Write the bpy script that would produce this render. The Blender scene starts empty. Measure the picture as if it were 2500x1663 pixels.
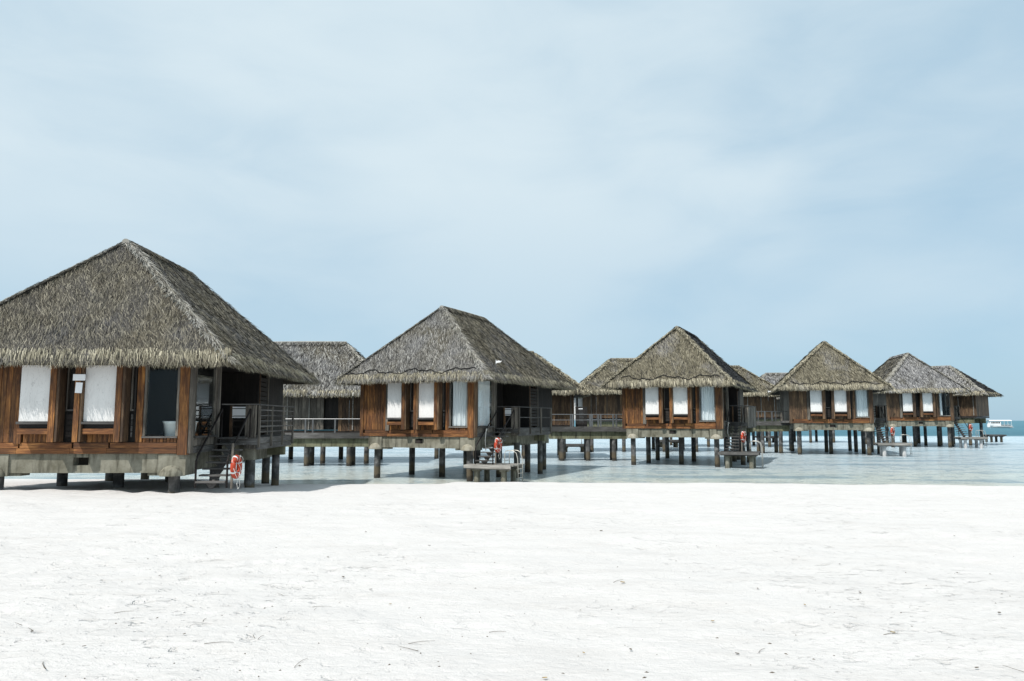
import bpy, math, random
import numpy as np
R = math.radians
random.seed(7); rng = np.random.default_rng(11)
sc = bpy.context.scene
COL = sc.collection
# ------------------------------------------------------------------ camera
ZC = 2.86                                   # eye height above the lagoon
cam = bpy.data.cameras.new('camera'); cam.sensor_width = 36; cam.lens = 26.64
cam.clip_end = 20000; cam.clip_start = .1
camo = bpy.data.objects.new('camera', cam); COL.objects.link(camo)
camo.location = (0, 0, ZC); camo.rotation_euler = (R(90 + 6.03), 0, 0)
sc.camera = camo
# ------------------------------------------------------------------ world and sun
SUN = (-.46, -.52, 1.0)
sl = math.sqrt(sum(c*c for c in SUN)); SUNU = [c/sl for c in SUN]
world = bpy.data.worlds.new('World'); sc.world = world; world.use_nodes = True
nt = world.node_tree; N = nt.nodes; L = nt.links; N.clear()
def wn(t, **k):
    n = N.new(t)
    for a, b in k.items(): setattr(n, a, b)
    return n
out = wn('ShaderNodeOutputWorld'); bg = wn('ShaderNodeBackground')
sky = wn('ShaderNodeTexSky', sky_type='NISHITA', sun_disc=False)
sky.sun_elevation = math.asin(SUNU[2]); sky.sun_rotation = math.atan2(SUN[0], SUN[1])
sky.altitude = 0; sky.air_density = 1.0; sky.dust_density = .6; sky.ozone_density = 2.5
bg.inputs[1].default_value = .12
tc = wn('ShaderNodeTexCoord'); sep = wn('ShaderNodeSeparateXYZ'); L.new(tc.outputs['Generated'], sep.inputs[0])
mp = wn('ShaderNodeMapping'); L.new(tc.outputs['Generated'], mp.inputs[0])
mp.inputs['Location'].default_value = (17.7, 0, 0); mp.inputs['Rotation'].default_value = (0, R(-22), 0); mp.inputs['Scale'].default_value = (1.5, 1.5, 2.6)
nz = wn('ShaderNodeTexNoise'); L.new(mp.outputs[0], nz.inputs['Vector'])            # broad thin cloud sheet
nz.inputs['Scale'].default_value = 1.0; nz.inputs['Detail'].default_value = 3; nz.inputs['Roughness'].default_value = .45; nz.inputs['Distortion'].default_value = .3
mp2 = wn('ShaderNodeMapping'); L.new(tc.outputs['Generated'], mp2.inputs[0]); mp2.inputs['Rotation'].default_value = (0, R(-25), 0); mp2.inputs['Scale'].default_value = (4, 4, 11)
nw = wn('ShaderNodeTexNoise'); L.new(mp2.outputs[0], nw.inputs['Vector'])           # wisps
nw.inputs['Scale'].default_value = 1.3; nw.inputs['Detail'].default_value = 6; nw.inputs['Roughness'].default_value = .55; nw.inputs['Distortion'].default_value = .4
ws = wn('ShaderNodeMath', operation='MULTIPLY_ADD'); L.new(nw.outputs['Fac'], ws.inputs[0]); ws.inputs[1].default_value = .2; L.new(nz.outputs['Fac'], ws.inputs[2])
rmp = wn('ShaderNodeMapRange'); rmp.interpolation_type = 'SMOOTHSTEP'
L.new(ws.outputs[0], rmp.inputs[0]); rmp.inputs[1].default_value = .38; rmp.inputs[2].default_value = .72; rmp.inputs[3].default_value = .2; rmp.inputs[4].default_value = .95
veil = wn('ShaderNodeMapRange'); L.new(sep.outputs['Z'], veil.inputs[0])
veil.inputs[1].default_value = .0; veil.inputs[2].default_value = .3; veil.inputs[3].default_value = .3; veil.inputs[4].default_value = 1
mm = wn('ShaderNodeMath', operation='MULTIPLY'); L.new(rmp.outputs[0], mm.inputs[0]); L.new(veil.outputs[0], mm.inputs[1])
haze_mix = wn('ShaderNodeMixRGB'); haze_mix.inputs[0].default_value = .8
haze_mix.inputs[2].default_value = (2.95, 4.85, 6.3, 1); L.new(sky.outputs[0], haze_mix.inputs[1])
mix = wn('ShaderNodeMixRGB'); L.new(mm.outputs[0], mix.inputs[0]); L.new(haze_mix.outputs[0], mix.inputs[1]); mix.inputs[2].default_value = (5.95, 6.95, 7.5, 1)
L.new(mix.outputs[0], bg.inputs[0]); L.new(bg.outputs[0], out.inputs[0])
sun = bpy.data.lights.new('sun', 'SUN'); sun.energy = 5.0; sun.angle = R(.6); sun.color = (1, .955, .9)
suno = bpy.data.objects.new('sun', sun); COL.objects.link(suno)
from mathutils import Vector, Matrix
suno.rotation_euler = Vector(SUNU).to_track_quat('Z', 'Y').to_euler()
vs = sc.view_settings; vs.view_transform = 'Standard'; vs.look = 'None'; vs.gamma = 1; vs.exposure = 0; vs.use_curve_mapping = False
sc.cycles.max_bounces = 6; sc.cycles.transparent_max_bounces = 8

# ------------------------------------------------------------------ materials
def mat(name, build):
    m = bpy.data.materials.new(name); m.use_nodes = True; t = m.node_tree; t.nodes.clear()
    o = t.nodes.new('ShaderNodeOutputMaterial'); build(t, o); return m
def nd(t, ty, inp=None, **k):
    n = t.nodes.new(ty)
    for a, b in k.items(): setattr(n, a, b)
    for a, b in (inp or {}).items():
        if hasattr(b, 'is_output'): t.links.new(b, n.inputs[a])
        else: n.inputs[a].default_value = b
    return n
def ramp(t, fac, stops):
    r = nd(t, 'ShaderNodeValToRGB', {0: fac}); e = r.color_ramp.elements
    while len(e) < len(stops): e.new(.5)
    for i, (p, c) in enumerate(stops): e[i].position = p; e[i].color = (*c, 1)
    return r.outputs[0]
def noise(t, vec, scale, detail=3, rough=.5, dist=0):
    return nd(t, 'ShaderNodeTexNoise', {'Vector': vec, 'Scale': scale, 'Detail': detail, 'Roughness': rough, 'Distortion': dist}).outputs['Fac']
def mapped(t, vec, scale=(1, 1, 1), loc=(0, 0, 0)):
    return nd(t, 'ShaderNodeMapping', {'Vector': vec, 'Scale': scale, 'Location': loc}).outputs[0]
def gpos(t): return nd(t, 'ShaderNodeNewGeometry').outputs['Position']
def mixc(t, f, a, b, mode='MIX'):
    return nd(t, 'ShaderNodeMixRGB', {0: f, 1: a, 2: b}, blend_type=mode).outputs[0]
def bump(t, h, s, d=.02): return nd(t, 'ShaderNodeBump', {'Height': h, 'Strength': s, 'Distance': d}).outputs[0]
def math_(t, op, a, b=0.): return nd(t, 'ShaderNodeMath', {0: a, 1: b}, operation=op).outputs[0]
def mrange(t, v, a, b, c, d): return nd(t, 'ShaderNodeMapRange', {0: v, 1: a, 2: b, 3: c, 4: d}).outputs[0]

def wood(name, c0, c1, c2, axis='z', rough=.75, rnd=.45):
    def b(t, o):
        tcn = nd(t, 'ShaderNodeTexCoord').outputs['Object']
        oi = nd(t, 'ShaderNodeObjectInfo').outputs['Random']
        off = nd(t, 'ShaderNodeCombineXYZ', {0: math_(t, 'MULTIPLY', oi, 37.), 1: math_(t, 'MULTIPLY', oi, 91.), 2: math_(t, 'MULTIPLY', oi, 53.)}).outputs[0]
        v = nd(t, 'ShaderNodeVectorMath', {0: tcn, 1: off}, operation='ADD').outputs[0]
        sc_ = {'z': (1, 1, .07), 'x': (.07, 1, 1), 'y': (1, .07, 1)}[axis]
        g = noise(t, mapped(t, v, sc_), 26, 5, .65, .6)
        big = noise(t, mapped(t, v, [math.sqrt(s) for s in sc_]), 2.6, 3, .6)
        c = ramp(t, math_(t, 'ADD', math_(t, 'MULTIPLY', g, .6), math_(t, 'MULTIPLY', big, .5)), [(.36, c0), (.55, c1), (.76, c2)])
        k = mrange(t, oi, 0, 1, 1 - rnd, 1 + rnd * .6)
        kc = nd(t, 'ShaderNodeCombineXYZ', {0: k, 1: k, 2: k}).outputs[0]
        c = mixc(t, 1., c, kc, 'MULTIPLY')
        p = nd(t, 'ShaderNodeBsdfPrincipled', {'Base Color': c, 'Roughness': rough, 'Normal': bump(t, g, .5, .01)})
        t.links.new(p.outputs[0], o.inputs[0])
    return mat(name, b)
def plain(name, c, rough=.6, metal=0., var=.25, scale=6, bmp=.2):
    def b(t, o):
        g = noise(t, gpos(t), scale, 5, .6)
        cc = ramp(t, g, [(.3, [x * (1 - var) for x in c]), (.7, [min(1, x * (1 + var * .5)) for x in c])])
        p = nd(t, 'ShaderNodeBsdfPrincipled', {'Base Color': cc, 'Roughness': rough, 'Metallic': metal, 'Normal': bump(t, g, bmp, .01)})
        t.links.new(p.outputs[0], o.inputs[0])
    return mat(name, b)
M = {}
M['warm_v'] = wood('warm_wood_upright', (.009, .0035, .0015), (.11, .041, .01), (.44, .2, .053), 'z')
M['warm_h'] = wood('warm_wood_level', (.016, .006, .003), (.14, .052, .014), (.45, .21, .065), 'x')
M['mid_v'] = wood('worn_wood_upright', (.014, .008, .005), (.09, .05, .025), (.28, .175, .09), 'z')
M['grey_v'] = wood('grey_wood_upright', (.03, .027, .023), (.11, .097, .08), (.3, .27, .225), 'z')
M['grey_h'] = wood('grey_wood_level', (.025, .023, .022), (.08, .077, .073), (.19, .185, .18), 'x')
M['grey_y'] = wood('grey_wood_deep', (.025, .024, .022), (.075, .072, .068), (.18, .173, .166), 'y')
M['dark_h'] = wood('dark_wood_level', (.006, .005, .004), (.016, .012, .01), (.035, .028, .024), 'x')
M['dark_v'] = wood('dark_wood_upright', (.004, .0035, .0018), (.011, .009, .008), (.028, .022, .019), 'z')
M['bleached'] = wood('bleached_plank', (.08, .075, .068), (.24, .23, .21), (.45, .44, .41), 'x', rnd=.25)
M['steel_dark'] = plain('dark_rusty_steel', (.012, .008, .007), .6, .3)
M['steel'] = plain('grey_steel', (.17, .175, .18), .4, .6, .15)
M['chrome'] = plain('pale_tube_metal', (.5, .48, .43), .35, .3, .1)
M['white'] = plain('white_paint', (.8, .8, .79), .5, 0, .06, 3, .05)
M['paper'] = plain('white_paper', (.78, .8, .82), .8, 0, .03, 3, .02)
M['rope'] = plain('white_rope', (.75, .74, .7), .8, 0, .1, 20)
M['net'] = plain('black_net_cord', (.012, .012, .012), .9, 0, .2)
M['orange'] = plain('orange_ring_plastic', (.42, .042, .011), .45, 0, .15, 9, .1)
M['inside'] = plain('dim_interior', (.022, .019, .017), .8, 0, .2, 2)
M['tub'] = plain('white_enamel', (.8, .82, .8), .25, 0, .03, 2, .02)
M['twig'] = plain('dry_twig', (.1, .08, .055), .9, 0, .4, 30)
M['leafdry'] = plain('dry_leaf', (.3, .22, .09), .8, 0, .4, 30)
def concrete(name, cs, stain, streak):
    def b(t, o):
        p = gpos(t)
        g = noise(t, p, 2.2, 6, .65); st = noise(t, mapped(t, p, (1, 1, .12)), 7, 4, .6); fine = noise(t, p, 40, 2, .6)
        c = ramp(t, g, [(.3, cs[0]), (.5, cs[1]), (.72, cs[2])])
        c = mixc(t, math_(t, 'MULTIPLY', mrange(t, st, .5, .68, 0, 1), streak), c, (*stain, 1))
        pr = nd(t, 'ShaderNodeBsdfPrincipled', {'Base Color': c, 'Roughness': .9, 'Normal': bump(t, fine, .35, .01)})
        t.links.new(pr.outputs[0], o.inputs[0])
    return mat(name, b)
M['concrete'] = concrete('weathered_concrete', ((.11, .104, .074), (.185, .178, .138), (.27, .262, .212)), (.045, .042, .028), .85)
M['mossy'] = concrete('mossy_concrete', ((.085, .084, .046), (.16, .16, .098), (.24, .24, .16)), (.03, .026, .016), .85)
M['cap'] = concrete('pale_cap_concrete', ((.2, .187, .14), (.29, .275, .22), (.36, .345, .29)), (.14, .12, .07), .6)
M['legwhite'] = concrete('pale_leg_concrete', ((.36, .36, .36), (.5, .5, .5), (.62, .62, .61)), (.2, .18, .14), .5)
def pilemat(t, o):
    p = gpos(t); z = nd(t, 'ShaderNodeSeparateXYZ', {0: p}).outputs[2]
    n1 = noise(t, p, 3, 5, .6)
    c = ramp(t, n1, [(.3, (.03, .03, .029)), (.5, (.07, .07, .068)), (.72, (.22, .22, .22))])
    wet = math_(t, 'ADD', z, math_(t, 'MULTIPLY', noise(t, p, 5, 3), .5))
    c = mixc(t, mrange(t, wet, .75, .95, 1, 0), c, (.1, .08, .05, 1))      # brown growth below the tide mark
    c = mixc(t, mrange(t, wet, .4, .5, 1, 0), c, (.035, .03, .022, 1))
    pr = nd(t, 'ShaderNodeBsdfPrincipled', {'Base Color': c, 'Roughness': .85, 'Normal': bump(t, n1, .5, .02)})
    t.links.new(pr.outputs[0], o.inputs[0])
M['pile'] = mat('tide_marked_pile', pilemat)
def stoneblind(t, o):
    p = nd(t, 'ShaderNodeTexCoord').outputs['Object']; oi = nd(t, 'ShaderNodeObjectInfo').outputs['Random']
    off = nd(t, 'ShaderNodeCombineXYZ', {0: math_(t, 'MULTIPLY', oi, 40.), 2: math_(t, 'MULTIPLY', oi, 17.)}).outputs[0]
    p = nd(t, 'ShaderNodeVectorMath', {0: p, 1: off}, operation='ADD').outputs[0]
    s = noise(t, mapped(t, p, (1, 1, .35)), 3.2, 6, .7, .8); v = noise(t, mapped(t, p, (1.5, 1, .5), (2, 0, 3)), 2.2, 2, .5, 2.5)
    c = ramp(t, s, [(.3, (.66, .655, .64)), (.5, (.74, .735, .72)), (.75, (.78, .775, .76))])
    line = mrange(t, math_(t, 'ABSOLUTE', math_(t, 'SUBTRACT', v, .5)), .002, .009, .4, 0)
    c = mixc(t, line, c, (.3, .29, .28, 1))
    pr = nd(t, 'ShaderNodeBsdfPrincipled', {'Base Color': c, 'Roughness': .6, 'Normal': bump(t, s, .04, .01)})
    t.links.new(pr.outputs[0], o.inputs[0])
M['plaster'] = mat('white_stained_plaster', stoneblind)
def curtain(t, o):
    d = nd(t, 'ShaderNodeBsdfDiffuse', {'Color': (.86, .88, .9, 1)}); tr = nd(t, 'ShaderNodeBsdfTranslucent', {'Color': (.6, .65, .7, 1)})
    m = nd(t, 'ShaderNodeMixShader', {0: .12}); t.links.new(d.outputs[0], m.inputs[1]); t.links.new(tr.outputs[0], m.inputs[2]); t.links.new(m.outputs[0], o.inputs[0])
M['curtain'] = mat('sheer_white_curtain', curtain)
def glass(t, o):
    tr = nd(t, 'ShaderNodeBsdfTransparent', {'Color': (.96, .98, .98, 1)}); g = nd(t, 'ShaderNodeBsdfGlossy', {'Roughness': .02, 'Color': (.9, .95, 1, 1)})
    fr = nd(t, 'ShaderNodeFresnel', {'IOR': 1.5}); m = nd(t, 'ShaderNodeMixShader', {0: math_(t, 'MULTIPLY', fr.outputs[0], .25)})
    t.links.new(tr.outputs[0], m.inputs[1]); t.links.new(g.outputs[0], m.inputs[2]); t.links.new(m.outputs[0], o.inputs[0])
M['glass'] = mat('window_glass', glass)
def thatch_mat(name, dark, tan, grey, pale, bias=.5):
    def b(t, o):
        ge = nd(t, 'ShaderNodeNewGeometry'); p = ge.outputs['Position']; ri = ge.outputs['Random Per Island']
        patch = noise(t, mapped(t, p, (1, 1, .6)), .55, 5, .6, .5); patch2 = noise(t, mapped(t, p, (1, 1, .5), (7, 3, 1)), .9, 3, .6)
        c = mixc(t, mrange(t, patch, bias - .1, bias + .12, 0, 1), (*tan, 1), (*grey, 1))
        c = mixc(t, mrange(t, ri, .66, .95, 0, 1), c, (*pale, 1))
        c = mixc(t, mrange(t, ri, .08, .42, 1, 0), c, (*dark, 1))
        c = mixc(t, mrange(t, patch2, .55, .75, 0, .4), c, (*dark, 1))
        pr = nd(t, 'ShaderNodeBsdfPrincipled', {'Base Color': c, 'Roughness': .7, 'Specular IOR Level': .35})
        t.links.new(pr.outputs[0], o.inputs[0])
    return mat(name, b)
M['thatch_a'] = thatch_mat('thatch_brown_grey', (.013, .012, .01), (.09, .079, .054), (.078, .076, .075), (.25, .23, .175))
M['thatch_b'] = thatch_mat('thatch_silver_grey', (.02, .019, .018), (.115, .104, .076), (.155, .155, .155), (.36, .355, .33), .46)
M['thatch_c'] = thatch_mat('thatch_tan', (.02, .018, .013), (.125, .112, .074), (.22, .218, .22), (.28, .255, .185), .6)
M['thatch_d'] = thatch_mat('thatch_ash_grey', (.02, .0195, .018), (.105, .098, .074), (.19, .19, .195), (.42, .415, .4), .42)
M['thatch_black'] = thatch_mat('thatch_near_black', (.008, .009, .01), (.016, .017, .019), (.02, .021, .023), (.05, .05, .052))  # near-black thatch, set on single right roof slopes only
M['fringe'] = thatch_mat('thatch_cut_ends', (.03, .026, .018), (.235, .214, .15), (.26, .247, .197), (.48, .44, .33), .6)
M['hip'] = thatch_mat('thatch_hip_roll', (.06, .057, .05), (.25, .237, .195), (.29, .283, .265), (.45, .435, .39))
M['soffit'] = plain('thatch_underside', (.028, .024, .018), .95, 0, .4, 8)

# ------------------------------------------------------------------ mesh helpers
class MB:
    def __init__(s): s.v = []; s.f = []
    def box(s, x0, x1, y0, y1, z0, z1):
        b = len(s.v); s.v += [(x, y, z) for z in (z0, z1) for y in (y0, y1) for x in (x0, x1)]
        s.f += [tuple(b + i for i in q) for q in ((0, 2, 3, 1), (4, 5, 7, 6), (0, 1, 5, 4), (2, 6, 7, 3), (0, 4, 6, 2), (1, 3, 7, 5))]; return s
    def tube(s, pts, r, n=8, closed=False):
        pts = [Vector(p) for p in pts]; b = len(s.v); m = len(pts); rr = r if isinstance(r, (list, tuple)) else [r] * m
        for i, p in enumerate(pts):
            if closed: d = pts[(i + 1) % m] - pts[i - 1]
            else: d = pts[min(i + 1, m - 1)] - pts[max(i - 1, 0)]
            d.normalize(); a = Vector((0, 0, 1)) if abs(d.z) < .9 else Vector((1, 0, 0))
            u = d.cross(a).normalized(); w = d.cross(u)
            for k in range(n):
                an = 2 * math.pi * k / n; s.v.append(tuple(p + rr[i] * (u * math.cos(an) + w * math.sin(an))))
        for i in range(m if closed else m - 1):
            for k in range(n):
                j = (i + 1) % m; s.f.append((b + i * n + k, b + i * n + (k + 1) % n, b + j * n + (k + 1) % n, b + j * n + k))
        if not closed:
            s.f.append(tuple(b + k for k in range(n))[::-1]); s.f.append(tuple(b + (m - 1) * n + k for k in range(n)))
        return s
    def lathe(s, prof, n=16, c=(0, 0), a0=0, a1=2 * math.pi):
        b = len(s.v); m = len(prof); full = abs(a1 - a0 - 2 * math.pi) < 1e-6; cols = n if full else n + 1
        for k in range(cols):
            a = a0 + (a1 - a0) * k / n
            for r, z in prof: s.v.append((c[0] + r * math.cos(a), c[1] + r * math.sin(a), z))
        for k in range(n):
            k2 = (k + 1) % cols
            for i in range(m - 1): s.f.append((b + k * m + i, b + k2 * m + i, b + k2 * m + i + 1, b + k * m + i + 1))
        return s
    def prism(s, poly, y0, y1):                 # poly in x,z
        b = len(s.v); n = len(poly); s.v += [(x, y0, z) for x, z in poly] + [(x, y1, z) for x, z in poly]
        s.f += [tuple(b + i for i in range(n)), tuple(b + n + i for i in range(n))[::-1]]
        for i in range(n): j = (i + 1) % n; s.f.append((b + j, b + i, b + n + i, b + n + j))
        return s
    def mesh(s, name, m, smooth=False):
        me = bpy.data.meshes.new(name); me.from_pydata(s.v, [], s.f); me.materials.append(M[m] if isinstance(m, str) else m)
        if smooth: me.polygons.foreach_set('use_smooth', [True] * len(me.polygons))
        me.update(); return me
    def build(s, name, m, parent=None, loc=None, smooth=False):
        return link(name, s.mesh(name, m, smooth), parent, loc)
def link(name, me, parent=None, loc=None):
    o = bpy.data.objects.new(name, me); COL.objects.link(o)
    if parent is not None: o.parent = parent
    if loc: o.location = loc
    return o
def tag(o, label=None, cat=None, group=None, kind=None):
    for k, v in (('label', label), ('category', cat), ('group', group), ('kind', kind)):
        if v: o[k] = v
    return o
def empty(name, loc, rz=0, k=1):
    o = bpy.data.objects.new(name, None); COL.objects.link(o); o.location = loc; o.rotation_euler = (0, 0, rz); o.scale = (k, k, k); o.empty_display_size = .2
    return o
BOXES = {}
def pbox(name, par, x0, x1, y0, y1, z0, z1, m, rot=None):
    d = (round(x1 - x0, 3), round(y1 - y0, 3), round(z1 - z0, 3), m)
    if d not in BOXES:
        a, b, c = d[0] / 2, d[1] / 2, d[2] / 2
        BOXES[d] = MB().box(-a, a, -b, b, -c, c).mesh(name, m)
    o = link(name, BOXES[d], par, ((x0 + x1) / 2, (y0 + y1) / 2, (z0 + z1) / 2))
    if rot: o.rotation_euler = rot
    return o
CYL = {}
def pile(par, x, y, z0, z1, r=.17, m='pile', name='column'):
    key = (r, round(z1 - z0, 2), m)
    if key not in CYL: CYL[key] = MB().tube([(0, 0, 0), (0, 0, (z1 - z0) / 2), (0, 0, z1 - z0)], r, 14).mesh('column', m, False)
    o = link(name, CYL[key], par, (x, y, z0)); o.rotation_euler = (random.uniform(-.006, .006), random.uniform(-.006, .006), random.uniform(0, 6)); return o
def ribbons(name, P, m, parent):                # P: n x 3 x 2 x 3 (three cross sections of two points)
    n = len(P); v = P.reshape(-1, 3)
    base = (np.arange(n) * 6)[:, None]
    f = np.concatenate([base + np.array([0, 1, 3, 2]), base + np.array([2, 3, 5, 4])], 1).reshape(-1, 4)
    me = bpy.data.meshes.new(name); me.vertices.add(len(v)); me.vertices.foreach_set('co', v.astype(np.float32).ravel())
    me.loops.add(f.size); me.loops.foreach_set('vertex_index', f.astype(np.int32).ravel())
    me.polygons.add(len(f)); me.polygons.foreach_set('loop_start', np.arange(0, f.size, 4, dtype=np.int32))
    me.update(calc_edges=True); me.materials.append(M[m])
    o = link(name, me, parent); o['kind'] = 'stuff'; return o
def unit(a): return a / np.linalg.norm(a, axis=-1, keepdims=True)
def strands(root, d, n, length, width, tilt, lift=.06, curl=.08, bias=0., roll=.75):
    """ribbon strands: root points, downslope direction, outward normal"""
    k = len(root); l = np.cross(n, d)
    a = rng.normal(bias, tilt, k)[:, None]
    dr = d * np.cos(a) + l * np.sin(a); Ln = rng.uniform(length[0], length[1], k)[:, None]
    W = rng.uniform(width * .6, width * 1.25, k)[:, None]
    wl = unit(np.cross(n, dr)); b = rng.uniform(-roll, roll, k)[:, None]; wv = wl * np.cos(b) + n * np.sin(b)
    lf = rng.uniform(.4, 1.3, k)[:, None] * lift; cu = rng.normal(0, curl, k)[:, None]
    p0 = root + n * lf * .15; p1 = root + dr * Ln * .5 + n * lf; p2 = root + dr * Ln + l * cu * Ln + n * lf * .75
    P = np.stack([np.stack([p0 - wv * W / 2, p0 + wv * W / 2], 1), np.stack([p1 - wv * W * .5, p1 + wv * W * .5], 1), np.stack([p2 - wv * W * .2, p2 + wv * W * .2], 1)], 1)
    return P
def sample_poly(poly, n):
    poly = np.array(poly, float); T = [(poly[0], poly[i], poly[i + 1]) for i in range(1, len(poly) - 1)]
    ar = np.array([np.linalg.norm(np.cross(b - a, c - a)) / 2 for a, b, c in T]); out_ = []
    for (a, b, c), m in zip(T, (ar / ar.sum() * n).astype(int)):
        u = rng.random((m, 2)); fl = u.sum(1) > 1; u[fl] = 1 - u[fl]
        out_.append(a + u[:, :1] * (b - a) + u[:, 1:] * (c - a))
    return np.concatenate(out_), ar.sum()
def hip_roof(par, xl, xr, yf, yr, ze, za, ridge0, ridge1, mats, dens, width, fr=(70, 3), bias=.3, length=(.25, .5), hipd=1.0):
    """thatched hip roof; ridge0 / ridge1 are (x, y) of the ridge ends; mats for front, right, back, left"""
    zr = ze + .26; e = [(xl, yf, zr), (xr, yf, zr), (xr, yr, zr), (xl, yr, zr)]
    A = (*ridge0, za - .05); B = (*ridge1, za - .05)
    alongY = abs(ridge1[1] - ridge0[1]) > abs(ridge1[0] - ridge0[0])
    if alongY: faces = [[e[0], e[1], A], [e[1], e[2], B, A], [e[2], e[3], B], [e[3], e[0], A, B]]; hips = [(A, e[0]), (A, e[1]), (B, e[2]), (B, e[3])]
    else: faces = [[e[0], e[1], B, A], [e[1], e[2], B], [e[2], e[3], A, B], [e[3], e[0], A]]; hips = [(A, e[0]), (B, e[1]), (B, e[2]), (A, e[3])]
    mb = MB(); mb.v = e + [A, B]; lo = [(x * .97 + .03 * A[0], y * .985 + .015 * A[1], z - .2) for x, y, z in e] + [(A[0], A[1], A[2] - .35), (B[0], B[1], B[2] - .35)]
    mb.v += lo
    mb.f = [(0, 1, 4), (1, 2, 5, 4), (2, 3, 5), (3, 0, 4, 5)] if alongY else [(0, 1, 5, 4), (1, 2, 5), (2, 3, 4, 5), (3, 0, 4)]
    mb.f += [tuple(i + 6 for i in f)[::-1] for f in mb.f] + [(i, i + 6, (i + 1) % 4 + 6, (i + 1) % 4) for i in range(4)]
    roof = mb.build('roof', 'soffit', par)
    for i, fc in enumerate(faces):
        P = np.array(fc, float); n = np.cross(P[1] - P[0], P[2] - P[0]); n /= np.linalg.norm(n)
        if n[2] < 0: n = -n
        edge = unit(P[1] - P[0]); d = np.cross(edge, n); d = d if d[2] < 0 else -d
        d /= np.linalg.norm(d)
        _, area = sample_poly(fc, 10)
        pts, _ = sample_poly(fc, max(50, int(area * dens[i])))
        k = len(pts)
        # gentle swirls: the lean of the strands wanders over the face
        sw = .35 * np.sin(pts[:, 0] * 1.3 + pts[:, 1] * .9) * np.cos(pts[:, 2] * 1.7 + i)
        dd = unit(d[None] + sw[:, None] * .35 * edge[None])
        base = pts - dd * .15
        ribbons('thatch', strands(base, dd, np.repeat(n[None], k, 0), length, width * (1 if dens[i] > 60 else 1.8), .21, .06, .13, bias * (1 if i % 2 == 0 else .3)), mats[i], roof)
        # hanging cut ends along the eave
        ln = np.linalg.norm(P[1] - P[0]); per, lay = fr; m = int(ln * per * lay * (1 if dens[i] > 60 else .4))
        t = rng.random(m)[:, None]; layer = rng.integers(0, lay, m)[:, None]
        out_n = np.array([n[0], n[1], 0]); out_n /= np.linalg.norm(out_n)
        wob = .02 * np.sin(t * ln * 2.1 + i) + .015 * np.sin(t * ln * 5.3)
        root = P[0] + t * (P[1] - P[0]) - d * (rng.uniform(.05, .36, (m, 1))) - out_n * layer * .09 + n * .09
        hang = unit(d * .55 + np.array([0, 0, -1.]) * .75 + out_n * .12)
        q = strands(root + np.array([0, 0, 1.]) * wob, np.repeat(hang[None], m, 0), np.repeat(unit(out_n * .9 + np.array([0, 0, .3]))[None], m, 0), (.36, .47), width * 1.0, .1, .04, .15, bias * .5)
        ribbons('eave_fringe', q, 'fringe', roof)
    hp = []
    for (a, b) in hips:
        a = np.array(a); b = np.array(b); ln = np.linalg.norm(b - a); m = int(ln * 260 * hipd); t = rng.random((m, 1)); s = unit(b - a)
        side = np.array([-s[1], s[0], 0]); side /= np.linalg.norm(side); up = np.cross(side, s); up = up if up[2] > 0 else -up
        root = a + t * (b - a) + side * rng.normal(0, .06, (m, 1)) - up * .02
        hp.append(strands(root, np.repeat(s[None], m, 0), np.repeat(up[None], m, 0), (.25, .5), width * 1.2, .4, .09, .15))
    a = np.array(A); b = np.array(B); ln = np.linalg.norm(b - a); m = int(ln * 260 * hipd); t = rng.random((m, 1)); s = unit(b - a)
    side = np.array([-s[1], s[0], 0]); sg = rng.choice([-1, 1], (m, 1)); dr = unit(side[None] * sg * .8 + np.array([0, 0, -.65])); nn = unit(side[None] * sg * .6 + np.array([0, 0, .8]))
    rp = strands(a + t * (b - a) + np.array([0, 0, .1]), dr, nn, (.3, .6), width, .25, .06, .15)
    ribbons('ridge_roll', rp, mats[1 if alongY else 0], roof); ribbons('hip_roll', np.concatenate(hp), 'hip' if mats[0] != 'thatch_c' else 'fringe', roof)
    MB().tube([a - s * .12 + [0, 0, -.02], (a + b) / 2 + [0, 0, 0], b + s * .12 + [0, 0, -.02]], .13, 10).build('ridge_core', 'hip', roof)
    return roof

# ------------------------------------------------------------------ ground, lagoon
SH = np.array([[-400, 37.5], [-25.3, 37.5], [-14.0, 37.5], [-11.8, 35.4], [-9.2, 34.9], [-3.6, 34.6], [-2.9, 33.5], [0, 33.4], [8, 33.0], [15.5, 32.4], [23, 31.0], [40, 29], [400, 20]])
def shore(x): return np.interp(x, SH[:, 0], SH[:, 1])
def lattice(seed):
    g = np.random.default_rng(seed).random((256, 256))
    def f(x, y):
        xi = np.floor(x).astype(int); yi = np.floor(y).astype(int); fx = x - xi; fy = y - yi; fx = fx * fx * (3 - 2 * fx); fy = fy * fy * (3 - 2 * fy)
        a = g[xi & 255, yi & 255]; b = g[(xi + 1) & 255, yi & 255]; c = g[xi & 255, (yi + 1) & 255]; d = g[(xi + 1) & 255, (yi + 1) & 255]
        return (a * (1 - fx) + b * fx) * (1 - fy) + (c * (1 - fx) + d * fx) * fy - .5
    return f
n1, n2, n3 = lattice(1), lattice(2), lattice(3)
FEET = []
for _ in range(26):                                   # trodden trails, two prints abreast
    tx, ty, ta = random.uniform(-1, 1), random.uniform(4.5, 20), random.uniform(-.5, .5) + random.choice((0, 3.14, 1.57))
    tx *= ty * .7
    for q in range(random.randint(4, 11)):
        sd = .09 if q % 2 else -.09; FEET.append((tx + q * .33 * math.cos(ta) - sd * math.sin(ta) + random.gauss(0, .05), ty + q * .33 * math.sin(ta) + sd * math.cos(ta), ta + random.gauss(0, .2), random.uniform(.1, .15)))
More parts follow.
